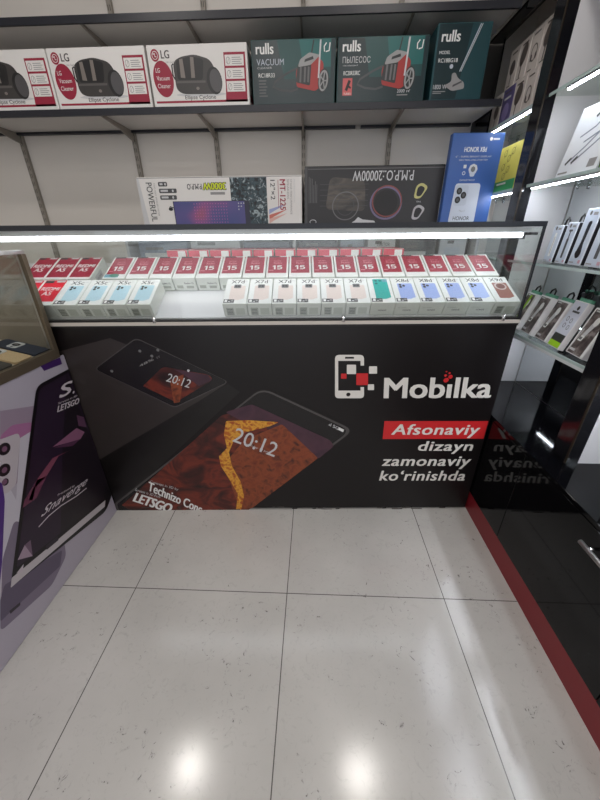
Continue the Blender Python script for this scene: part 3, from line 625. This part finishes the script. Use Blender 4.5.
for y, ry in ((449, .020), (470, .020), (482, .012)): pb.ell(LP, *ql(4 if y < 480 else 5, y), .022 if y < 480 else .012, ry, pm('lens', (30, 24, 32)), .0014, 22); pb.ell(LP, *ql(4, y), .010, .009, pm('glint', (120, 84, 110)), .0017, 14)
lp([(2, 560), (14, 520), (64, 540), (66, 556), (52, 585), (0, 632)], pm('dusk', (122, 112, 132)), .0008, .02); lp([(4, 585), (62, 550), (60, 566), (10, 612), (0, 622), (0, 600)], pm('dusk_dark', (92, 82, 104)), .0010, .008)
lp([(9, 611), (20, 602), (20, 605), (10, 614)], pm('port', (40, 34, 44)), .0012, .003)
lp([(36, 386), (72, 367), (125, 478), (106, 511), (10, 588)], pm('bezel', (14, 10, 16)), .0014, [.03, .004, .01, .035, .02])
lp([(39, 389), (68, 372.5), (108, 478), (103, 499), (16, 568)], pm('screen', (40, 26, 46)), .0018, [.025, 0, .01, .02, .01])
lp([(66, 373.5), (108, 478), (103, 499), (60, 533), (62, 450)], pm('screen_dark', (26, 18, 28)), .0020)
lp([(10, 588), (104.5, 506.5), (105, 500), (11, 578)], pm('steel', (190, 184, 190)), .0022, .004); lp([(45, 546), (57, 536), (58, 540), (46, 550)], pm('port', (40, 34, 44)), .0025, .003)
for k in range(6): pb.ell(LP, *ql(81+1.9*k, 529.4-1.6*k), .0022, .0035, pm('port', (40, 34, 44)), .0026, 8)
for k in range(3): pb.ell(LP, *ql(51+2.2*k-1, 554.5-1.9*k), .0022, .003, pm('port', (40, 34, 44)), .0026, 8)
fac = [([(52, 447), (76, 428), (84, 432), (80, 439), (66, 443)], (140, 92, 122)), ([(53, 448), (66, 443), (80, 439), (72, 446)], (84, 48, 76)), ([(36, 480), (52, 458), (70, 450), (58, 456), (46, 476), (34, 488)], (128, 70, 92)), ([(24, 500), (36, 480), (46, 476), (36, 498), (22, 508)], (104, 54, 78)), ([(28, 500), (33, 487), (35, 487), (32, 500)], (190, 170, 184)), ([(17, 560), (24, 545), (32, 556)], (160, 140, 158)), ([(24, 545), (30, 540), (32, 556)], (110, 88, 110)), ([(16, 573), (23, 564), (22, 572)], (190, 180, 190)), ([(76, 415), (83, 417), (86, 427), (78, 426)], (92, 60, 86))]
for i, (pts, c) in enumerate(fac): lp(pts, pm('facet%d' % i, c), .0024)
PWH = pm('lettering', (206, 198, 206))
pb.txt(LP, 'S', ql(58.5, 399), ql(71, 393), ql(59.5, 385), PWH, h=.0026, bold=.04, shear=.1); pb.txt(LP, '.', ql(72, 394), ql(74, 393), ql(72, 391.5), PWH, h=.0026)
pb.txt(LP, 'LETSGO', ql(56.5, 412.5), ql(78.5, 403.4), ql(57, 406), PWH, h=.0026, bold=.05, shear=.12)
pb.txt(LP, 'Screens in 3D', ql(57.5, 404.5), ql(76.5, 396.5), ql(57.8, 402.5), PWH, h=.0026)
pb.txt(LP, 'Snaverge', ql(40, 520), ql(86, 486), ql(42, 508), PWH, h=.0026, bold=-.012, shear=.5); pb.txt(LP, 'Presented by', ql(57, 497), ql(74, 487), ql(57.3, 494), PWH, h=.0026)
pb.line(LP, [ql(*p) for p in ((38, 527), (48, 516), (60, 506), (76, 496), (86, 488))], .004, PWH, .0026)
pb.build('side_banner', lc)
# glass case
Z0, Z1 = .842, 1.221
MB().box((-1.5, YS, .838), (LX+.003, YE+.006, .872-.012), BRZ).build('case_base', lc)
MB().box((LX-.015, YS, .858), (LX+.004, YE+.007, .872), BRZ).build('bottom_rail', lc)
MB().box((LX-.012, YS, Z1-.012), (LX+.002, YE+.006, Z1), METAL).build('top_rail', lc)
MB().box((LX-.010, YE-.012, .872), (LX+.004, YE+.007, Z1-.012), BRZ).build('corner_post', lc)
MB().box((LX-.024, YE-.004, .872), (LX-.010, YE+.004, Z1-.012), METAL).build('corner_bead', lc)
MB().box((-1.5, YE-.002, .872), (LX-.024, YE+.004, Z1-.012), CASEIN).build('end_panel', lc)
MB().box((-1.5, YS, .872), (-1.488, YE-.003, Z1-.012), CASEIN).build('back_panel', lc)
MB().box((LX-.007, YS, .872), (LX-.003, YE-.012, Z1-.012), GLASS).build('front_glass', lc)
MB().box((-1.488, YS, Z1-.008), (LX-.012, YE-.003, Z1-.003), GLASS).build('top_glass', lc)
TM = T((LX-.018, 0, .864))@Ry(R(14))
MB().box((-.40, YS, -.006), (0, YE-.006, 0), mat('case_deck', (196, 184, 168), .6), TM).build('phone_deck', lc)
for yc, c, lb in ((1.119, (44, 52, 68), 'navy phone lying in left glass case, nearest the case end'), (1.034, (196, 170, 134), 'gold phone lying in left glass case between two dark phones'), (.948, (70, 68, 66), 'charcoal phone lying in left glass case beside the gold one')):
    M0 = TM@T((-.166, yc, .0008)); p = thing('display_phone', lb, 'phone', M0, 'phones in the left glass case'); body = mat('phone_back_%d' % c[0], c, .3)
    tp = Pl(M0@V((0, 0, 0)), M0.to_3x3()@V((1, 0, 0)), M0.to_3x3()@V((0, 1, 0)))
    b = MB(); out = rounded([(0, 0), (.16, 0), (.16, .075), (0, .075)], .011); n = len(out)
    b.add([tp.p(x, y, z) for z in (0, .008) for x, y in out], [list(range(n-1, -1, -1)), list(range(n, 2*n))]+[[i, (i+1) % n, n+(i+1) % n, n+i] for i in range(n)], body); b.build('phone_body', p)
    b = MB(); out = rounded([(.02, .008), (.05, .008), (.05, .067), (.02, .067)], .006) if 0 else rounded([(.046, .012), (.080, .012), (.080, .066), (.046, .066)], .008); n = len(out)
    b.add([tp.p(x, y, z) for z in (.0082, .0105) for x, y in out], [list(range(n-1, -1, -1)), list(range(n, 2*n))]+[[i, (i+1) % n, n+(i+1) % n, n+i] for i in range(n)], LGREY)
    b.ell(tp, .063, .040, .013, .013, PBLACK, .0112, 20); b.ell(tp, .063, .040, .006, .006, MGREY, .0118, 14); b.ell(tp, .063, .018, .004, .004, MGREY, .0112, 10); b.build('camera_island', p)

# ------------------------------------------------------------------ right base cabinets
BX, BT = .7855, .543
rb = thing('base_cabinet', 'long gloss black base cabinet with red plinth, mirrors the banner', 'cabinet', T((.93, .9, 0)))
MB().box((BX+.002, -.6, 0), (1.09, 1.95, .104), PLINTH).build('plinth', rb)
MB().box((BX+.016, -.6, .104), (1.09, 1.95, BT-.016), PBLACK).build('cabinet_body', rb)
MB().box((BX, -.6, BT-.016), (1.09, 1.95, BT), BGLOSS, bev=.0015).build('worktop', rb)
for y0, y1 in ((-.6, -.062), (-.06, .4785), (.4815, 1.0335), (1.0365, 1.95)):
    d = MB().box((BX, y0, .106), (BX+.016, y1, BT-.018), BGLOSS, bev=.001).build('cabinet_door', rb)
    if y1 < 1.1:
        yc = .60 if y0 > .4 else (y0+y1)/2
        h = MB(); h.tube([(BX-.032, yc-.08, .484), (BX-.032, yc+.088, .484)], .0065, METAL, 14)
        for s in (-.05, .062): h.tube([(BX-.032, yc+s, .484), (BX, yc+s, .484)], .0045, CHROME, 10)
        h.build('handle', d)

# ------------------------------------------------------------------ right wall display: two bays, glass shelves, mirror back
DX, MX = .88, 1.09
SH = (.857, 1.143, 1.434, 1.728)
POSTM = mat('gloss_post', (20, 20, 24), .12, spec=.5)
BAYS = (('near', 1.045, 1.695, 'mirror-backed display bay in front of the black post, its shelves holding grooming packs'), ('far', 1.78, 2.38, 'dim display bay behind the black post, with stacked earphone boxes on it'), ('open', .30, .965, 'nearest mirror-backed display bay, mostly outside the frame on the right'))
for nm, y0, y1, lb in BAYS:
    t = thing('display_bay', lb, 'display cabinet', T(((DX+MX)/2, (y0+y1)/2, BT)))
    MB().box((MX, y0, BT+.001), (MX+.012, y1, 2.08), MIRROR).build('mirror_back', t)
    for z in SH:
        MB().box((DX+.012, y0+.002, z), (MX-.002, y1-.002, z+.008), SGLASS).build('glass_shelf', t)
        MB().box((DX+.008, y0+.002, z-.001), (DX+.012, y1-.002, z+.009), mat('polished_glass_edge', (178, 196, 194), .2)).build('shelf_edge', t)
        if z < 1: MB().box((DX+.008, y0+.002, z-.0125), (DX+.012, y1-.002, z-.0011), mat('lip_enamel', (206, 210, 212), .4)).build('led_cover_lip', t)
        if z > 1.2 or z < 1:
            ye = y1-.1 if nm == 'near' and z > 1.6 else y1-.03
            MB().box((DX+.0125, y0+.02, z-.007), (DX+.026, ye, z-.0012), METAL).build('led_channel', t)
            MB().box((DX+.0145, y0+.022, z-.0105), (DX+.024, ye-.002, z-.0072), LED2).build('led_strip', t)
        for yy in (y0+.05, y1-.05):
            MB().tube([(MX-.022, yy, z-.0005), (MX-.022, yy, z-.014)], .007, CHROME, 12).build('shelf_support', t)
    MB().box((DX, y0, 2.08), (DX+.016, y1, CEIL-.01), BGLOSS).build('header_panel', t)
    if nm == 'far': MB().box((DX-.002, 2.19, BT+.001), (DX+.006, 2.415, 2.079), BGLOSS).build('end_panel', t)
# partitions with black posts
for y0, y1, lb in ((1.70, 1.776, 'white partition with black front post between the display bays, behind the counter end'), (.97, 1.042, 'white partition with black front post at the right picture edge')):
    t = thing('cabinet_partition', lb, 'partition', T((1.0, y0, BT)))
    MB().box((.918, y0, BT+.0005), (MX-.001, y1, CEIL-.012), LAMW).build('partition_board', t)
    MB().box((.876, y0-.001, BT+.0005), (.9175, y1+.001, CEIL-.012), POSTM).build('front_post', t)
    MB().box((.873, y0-.003, BT+.001), (.8765, y0+.004, CEIL-.012), EDGEHL).build('edge_highlight_strip', t)  # thin strip stands in for the highlight on the post's bevelled corner

# goods on the shelves: frames look towards the aisle (-X); u runs towards the camera
def shelf_frame(y_far, z, x=.905, tilt=0, yaw=0):
    """origin lower left (far end) front corner; local x -> -Y, local y -> +X, z up"""
    z += .0004 if not tilt else max(0, math.sin(tilt))*(.051 if tilt < R(6) else .023)+.0006-.0
    return T((x, y_far, z))@Matrix(((0, 1, 0, 0), (-1, 0, 0, 0), (0, 0, 1, 0), (0, 0, 0, 1)))@Rz(yaw)@Rx(-tilt)
def loop_hook(b, M, w, d, h, s=1):
    c = [(w*.30, h), (w*.34, h+.016*s), (w*.5, h+.024*s), (w*.66, h+.016*s), (w*.70, h)]
    b.tube([M@V((x, d*.5, z)) for x, z in c], .0035, PBLACK, 8)
PACKBG = noise_mat('pack_photo_print', [(.35, (58, 50, 50)), (.5, (96, 84, 82)), (.65, (150, 140, 138)), (.75, (72, 62, 62))], 34, .35, 5, .8)
def clipper_pack(M, w, h, label, plain=False):
    d = .022; t = thing('grooming_pack', label, 'package', M, 'grooming packs on the lower glass shelf')
    b = MB().box((0, 0, 0), (w, d, h), mat('pack_white', (224, 222, 224), .35), M, .0015); f, top, rt, lf = faces(M, w, d, h)
    if plain:
        b.rect(f, .003, .003, w-.003, h-.003, mat('pack_lavender', (202, 204, 218), .35), .0004)
        b.ell(f, w*.55, h*.86, .007, .008, PBLACK, .0008, 12); b.rect(f, w*.3, h*.76, w*.8, h*.80, DGREY, .0008)
        for a, c in ((.32, .62), (.62, .60), (.36, .48), (.68, .46)): b.ring(f, w*a, h*c, .007, .009, .0022, DGREY, .0008, 14)
        b.rect(f, w*.1, .004, w*.95, h*.30, mat('pack_dark_block', (60, 62, 60), .4), .0008); b.rect(f, w*.1, .004, w*.95, h*.14, LIME, .0010)
    else:
        b.rect(f, .008, .004, w-.012, h-.006, PACKBG, .0004); b.rect(f, w-.011, .003, w-.002, h-.004, WHITE, .0008)
        b.poly(f, rounded([(.022, h*.34), (.034, h*.30), (.056, h*.66), (.060, h*.82), (.044, h*.84), (.034, h*.64)], .006), LGREY, .0010); b.ell(f, .050, h*.74, .012, .016, WHITE, .0012, 16)
        b.poly(f, rounded([(.018, h*.30), (.038, h*.30), (.044, h*.42), (.024, h*.42)], .004), WHITE, .0014); b.rect(f, .022, h*.33, .036, h*.39, MGREY, .0016)
        b.rect(f, .012, h*.08, .040, h*.13, LGREY, .0010); b.rect(f, .014, h*.92, .040, h*.95, LGREY, .0010); b.line(f, [(.006, 0), (.016, h*.55)], .004, LGREY, .0010)
    b.build('carton', t)
    g = MB().box((w*.15, d*.2, h+.0002), (w*.95, d*.8, h+.012), mat('pack_green_tab', (96, 158, 132), .4), M); g.build('header_tab', t)
    k = MB(); loop_hook(k, M, w, d, h+.010); k.build('hang_loop', t)
    return t
zl = SH[0]+.0092
yy = 1.60
lbs = ['narrow grooming pack with lime stripe, farthest on lower glass shelf', 'brown-print grooming pack second from the partition on lower shelf', 'brown-print grooming pack leaning in the middle of lower shelf', 'lavender-white pack with small icons between brown grooming packs', 'large brown-print grooming pack right of the lavender-white pack', 'brown-print grooming pack at the near end of lower shelf, cut by picture edge']
spec = [(.085, .158, 0), (.092, .160, 0), (.092, .160, 0), (.080, .175, 1), (.095, .165, 0), (.095, .160, 0)]
for (w, h, pl_), lb in zip(spec, lbs):
    M0 = shelf_frame(yy, zl, .918+(.0 if pl_ == 0 else -.012), R(17), R(-6)); o = clipper_pack(M0, w, h, lb, pl_)
    if lb.startswith('narrow'):
        f = faces(M0, w, .022, h)[0]; MB().poly(f, [(w*.30, .03), (w*.42, .03), (w*.66, h-.01), (w*.48, h-.01)], LIME, .0018).build('lime_stripe', o)
    yy -= w+.012
def trimmer_box(M, w, d, h, kind, label):
    t = thing('trimmer_box', label, 'package', M, 'slim trimmer boxes on the middle glass shelf')
    b = MB().box((0, 0, 0), (w, d, h), mat('trimmer_white', (206, 212, 222), .35), M, .0015); f, top, rt, lf = faces(M, w, d, h)
    b.rect(rt, .002, .002, d-.002, h-.002, mat('trimmer_side', (30, 30, 36), .4), .0004)
    b.rect(f, .004, .004, w-.004, h-.004, mat('trimmer_pale', (188, 198, 212), .35), .0004); b.ell(f, w*.35, h*.92, .006, .007, MGREY, .0008, 12); b.rect(f, w*.55, h*.88, w*.85, h*.93, GREY, .0008)
    if kind == 0: b.rect(f, w*.40, h*.16, w*.60, h*.80, WHITE, .0008, .004); b.rect(f, w*.47, h*.24, w*.52, h*.7, GREY, .0010)
    elif kind == 1: b.rect(f, w*.42, h*.14, w*.62, h*.62, DGREY, .0008, .004); b.rect(f, w*.47, h*.60, w*.57, h*.80, DGREY, .0008); b.rect(f, w*.36, h*.78, w*.70, h*.83, DGREY, .0008, .003)
    else:
        b.poly(f, rounded([(w*.30, h*.20), (w*.44, h*.12), (w*.66, h*.14), (w*.74, h*.22), (w*.62, h*.40), (w*.70, h*.78), (w*.44, h*.78), (w*.42, h*.40)], .008), mat('trimmer_black', (36, 38, 44), .35), .0008); b.ell(f, w*.5, h*.22, w*.2, h*.07, PBLACK, .0010, 16)
    b.rect(f, w*.75, h*.04, w*.93, h*.10, mat('tiny_label', (190, 150, 160), .4), .0009); b.rect(f, w*.08, h*.04, w*.45, h*.06, GREY, .0009)
    b.build('carton', t); k = MB(); loop_hook(k, M, w, d, h, 1.1); k.build('hang_loop', t)
zm = SH[1]+.0092; yy = 1.500
for w, h, kd, lb in ((.062, .130, 0, 'slim pale trimmer box with white device, farthest on middle glass shelf'), (.062, .138, 1, 'slim pale box with dark razor print beside the white-device one'), (.072, .178, 2, 'taller pale box with bulbous black trimmer, in the middle of the shelf'), (.080, .182, 1, 'pale box with dark handle print, near end of middle shelf'), (.080, .182, 2, 'last pale trimmer box at the picture edge on middle shelf')):
    trimmer_box(shelf_frame(yy, zm, .925, R(4), R(-4)), w, .05, h, kd, lb); yy -= w+.012
# cable carton and green box on the third shelf, pink box on the top one
M0 = shelf_frame(1.575, SH[2]+.0092, .925, R(10), R(2)); w, d, h = .20, .022, .215
b = MB().box((0, 0, 0), (w, d, h), mat('cable_white', (218, 222, 226), .35), M0, .0015); f = faces(M0, w, d, h)[0]
for pts in ([(.03, .04), (.10, .085), (.18, .15)], [(.06, .04), (.12, .075), (.19, .12)], [(.05, .12), (.11, .14), (.16, .19)], [(.08, .10), (.14, .12), (.19, .14)]): b.line(f, pts, .006, mat('cable_print', (130, 136, 148), .4), .0008)
for x, z in ((.03, .04), (.06, .04), (.09, .17), (.12, .185)): b.line(f, [(x, z), (x+.022, z+.018)], .010, DGREY, .0010)
b.rect(f, .15, .015, .185, .04, GREY, .0008); b.rect(f, .01, .01, .06, .016, GREY, .0008)
tag(b.build('cable_carton', M=M0), 'white flat carton with grey cable prints leaning on third shelf', 'package')
M0 = shelf_frame(1.362, SH[2]+.0092, .93, 0, 0); b = MB().box((0, 0, 0), (.12, .07, .12), mat('green_box_side', (44, 56, 52), .4), M0, .0015); f = faces(M0, .12, .07, .12)[0]
b.rect(f, .006, .006, .114, .114, mat('leaf_green', (112, 168, 70), .4)); b.rect(f, .02, .06, .10, .075, WHITE, .0009); b.ring(f, .05, .035, .018, .018, .004, WHITE, .0009)
tag(b.build('green_carton', M=M0), 'small green carton beside the cable carton on third shelf', 'package')
M0 = shelf_frame(1.465, SH[3]+.0092, .935, 0, 0); b = MB().box((0, 0, 0), (.14, .10, .15), mat('pink_carton', (214, 150, 156), .4), M0, .0015); f = faces(M0, .14, .10, .15)[0]
b.ell(f, .07, .08, .035, .04, WHITE); b.rect(f, .02, .015, .12, .025, CRIM)
tag(b.build('pink_carton', M=M0), 'pink carton at right picture edge above the lit top shelf', 'package')

# far bay: earphone boxes on the lit shelf, yellow box below
def ear_box(M, w, d, h, kind, label, grp):
    b = MB().box((0, 0, 0), (w, d, h), mat('earphone_white', (206, 198, 192), .45) if kind != 2 else mat('earphone_violet', (92, 84, 128), .45), M, .0012); f = faces(M, w, d, h)[0]
    c = mat('earphone_print', (86, 78, 74), .5)
    if kind == 0: b.ring(f, w*.5, h*.45, w*.28, h*.2, .005, c); b.ell(f, w*.3, h*.36, .007, .012, c); b.ell(f, w*.7, h*.36, .007, .012, c)
    elif kind == 1: b.ell(f, w*.5, h*.52, w*.26, h*.18, c); b.line(f, [(w*.5, h*.35), (w*.45, h*.12)], .006, c)
    elif kind == 2: b.rect(f, w*.2, h*.7, w*.8, h*.76, LGREY); b.ell(f, w*.5, h*.38, w*.3, h*.22, mat('violet_light', (140, 128, 176), .5))
    else: b.ell(f, w*.5, h*.62, w*.3, h*.26, c, rot=-.3); b.line(f, [(w*.45, h*.45), (w*.4, h*.1)], .008, c)
    b.rect(f, w*.2, h*.86, w*.75, h*.90, c); b.rect(f, w*.2, h*.06, w*.55, h*.09, c)
    return tag(b.build('earphone_box', M=M), label, 'box', grp)
zt_ = SH[3]+.0092
names = [('white earphone box with loop print', 0), ('white earphone box with dark bud print', 1), ('violet earphone box', 2), ('white earphone box with long teardrop print', 3), ('pale earphone box with cable print', 0), ('white earphone box with oval bud print', 1)]
yy = 2.36
low = []
for i, (n_, k) in enumerate(names):
    w = (.085, .085, .105, .095, .075, .09)[i]
    ear_box(shelf_frame(yy, zt_, .925, 0, 0), w, .07, .150, k, n_+', '+ORD[i]+' from far end of the lower stack row', 'lower row of earphone boxes'); low.append(yy); yy -= w+.004
yy = 2.20
for i, (n_, k) in enumerate((('white earphone box with bud print', 1), ('white earphone box with teardrop print', 3), ('pale earphone box with twin prints', 0), ('white earphone box with dark pod', 3))):
    ear_box(shelf_frame(yy, zt_+.1508, .93, 0, 0), .085, .06, .148, k, n_+', '+ORD[i]+' from far end on top of the stack', 'upper row of earphone boxes'); yy -= .089
M0 = shelf_frame(2.09, SH[2]+.0092, .93, 0, 0); w, d, h = .20, .05, .195
b = MB().box((0, 0, 0), (w, d, h), YEL, M0, .0015); f = faces(M0, w, d, h)[0]
b.rect(f, .001, .001, w-.001, .05, GREEN); b.rect(f, .03, .034, .12, .042, WHITE, .0009)
for x, z in ((.06, .165), (.10, .14), (.06, .11), (.11, .095), (.08, .07), (.13, .165)): b.ring(f, x, z, .016, .014, .003, mat('doodle', (120, 110, 40), .5)); b.line(f, [(x-.012, z-.018), (x+.016, z+.016)], .003, mat('doodle', (120, 110, 40), .5))
tag(b.build('yellow_carton', M=M0), 'yellow carton with green base behind the tall blue box', 'package')

# ------------------------------------------------------------------ lamps and daylight
LAMP = mat('downlight_diffuser', (255, 250, 244), .4, emit=42)
for i, (x, y) in enumerate(((.42, 1.09), (-1.0, 1.07), (.42, -.6), (-1.0, -.6), (-.3, -1.6), (-.3, .1))):
    t = thing('downlight', ('round ceiling downlight above the right aisle', 'round ceiling downlight above the left counter', 'round ceiling downlight behind the viewer, right side', 'round ceiling downlight behind the viewer, left side', 'round ceiling downlight near the shop entrance', 'round ceiling downlight above the middle of the aisle')[i], 'lamp', T((x, y, CEIL)), 'ceiling downlights')
    b = MB(); n = 28
    for r0, r1, z0, z1, m in ((.105, .12, CEIL-.012, CEIL, WHITE), (.105, .0, CEIL-.011, CEIL-.011, None)):
        if m is None: continue
        vs = [(x+r*math.cos(2*math.pi*k/n), y+r*math.sin(2*math.pi*k/n), z) for r, z in ((r0, z0), (r1, z0), (r1, z1-.0005), (r0, z1-.0005)) for k in range(n)]
        b.add(vs, [[j*n+k, j*n+(k+1) % n, ((j+1) % 4)*n+(k+1) % n, ((j+1) % 4)*n+k] for j in range(4) for k in range(n)], m)
    b.build('trim_ring', t)
    pl = Pl((x, y, CEIL-.010), (1, 0, 0), (0, -1, 0)); MB().ell(pl, 0, 0, .1045, .1045, LAMP, 0, 32).build('diffuser', t)

w = bpy.data.worlds.new('world'); SC.world = w; w.use_nodes = True
w.node_tree.nodes['Background'].inputs[0].default_value = (.93, .95, 1, 1); w.node_tree.nodes['Background'].inputs[1].default_value = .85
SC.view_settings.view_transform = 'Standard'; SC.view_settings.look = 'None'; SC.view_settings.gamma = 1; SC.view_settings.use_curve_mapping = False
SC.view_settings.exposure = 0.6
SC.cycles.use_denoising = True; SC.cycles.transparent_max_bounces = 32; SC.cycles.max_bounces = 12; SC.cycles.glossy_bounces = 6
SC.cycles.sample_clamp_indirect = 6; SC.cycles.caustics_reflective = False
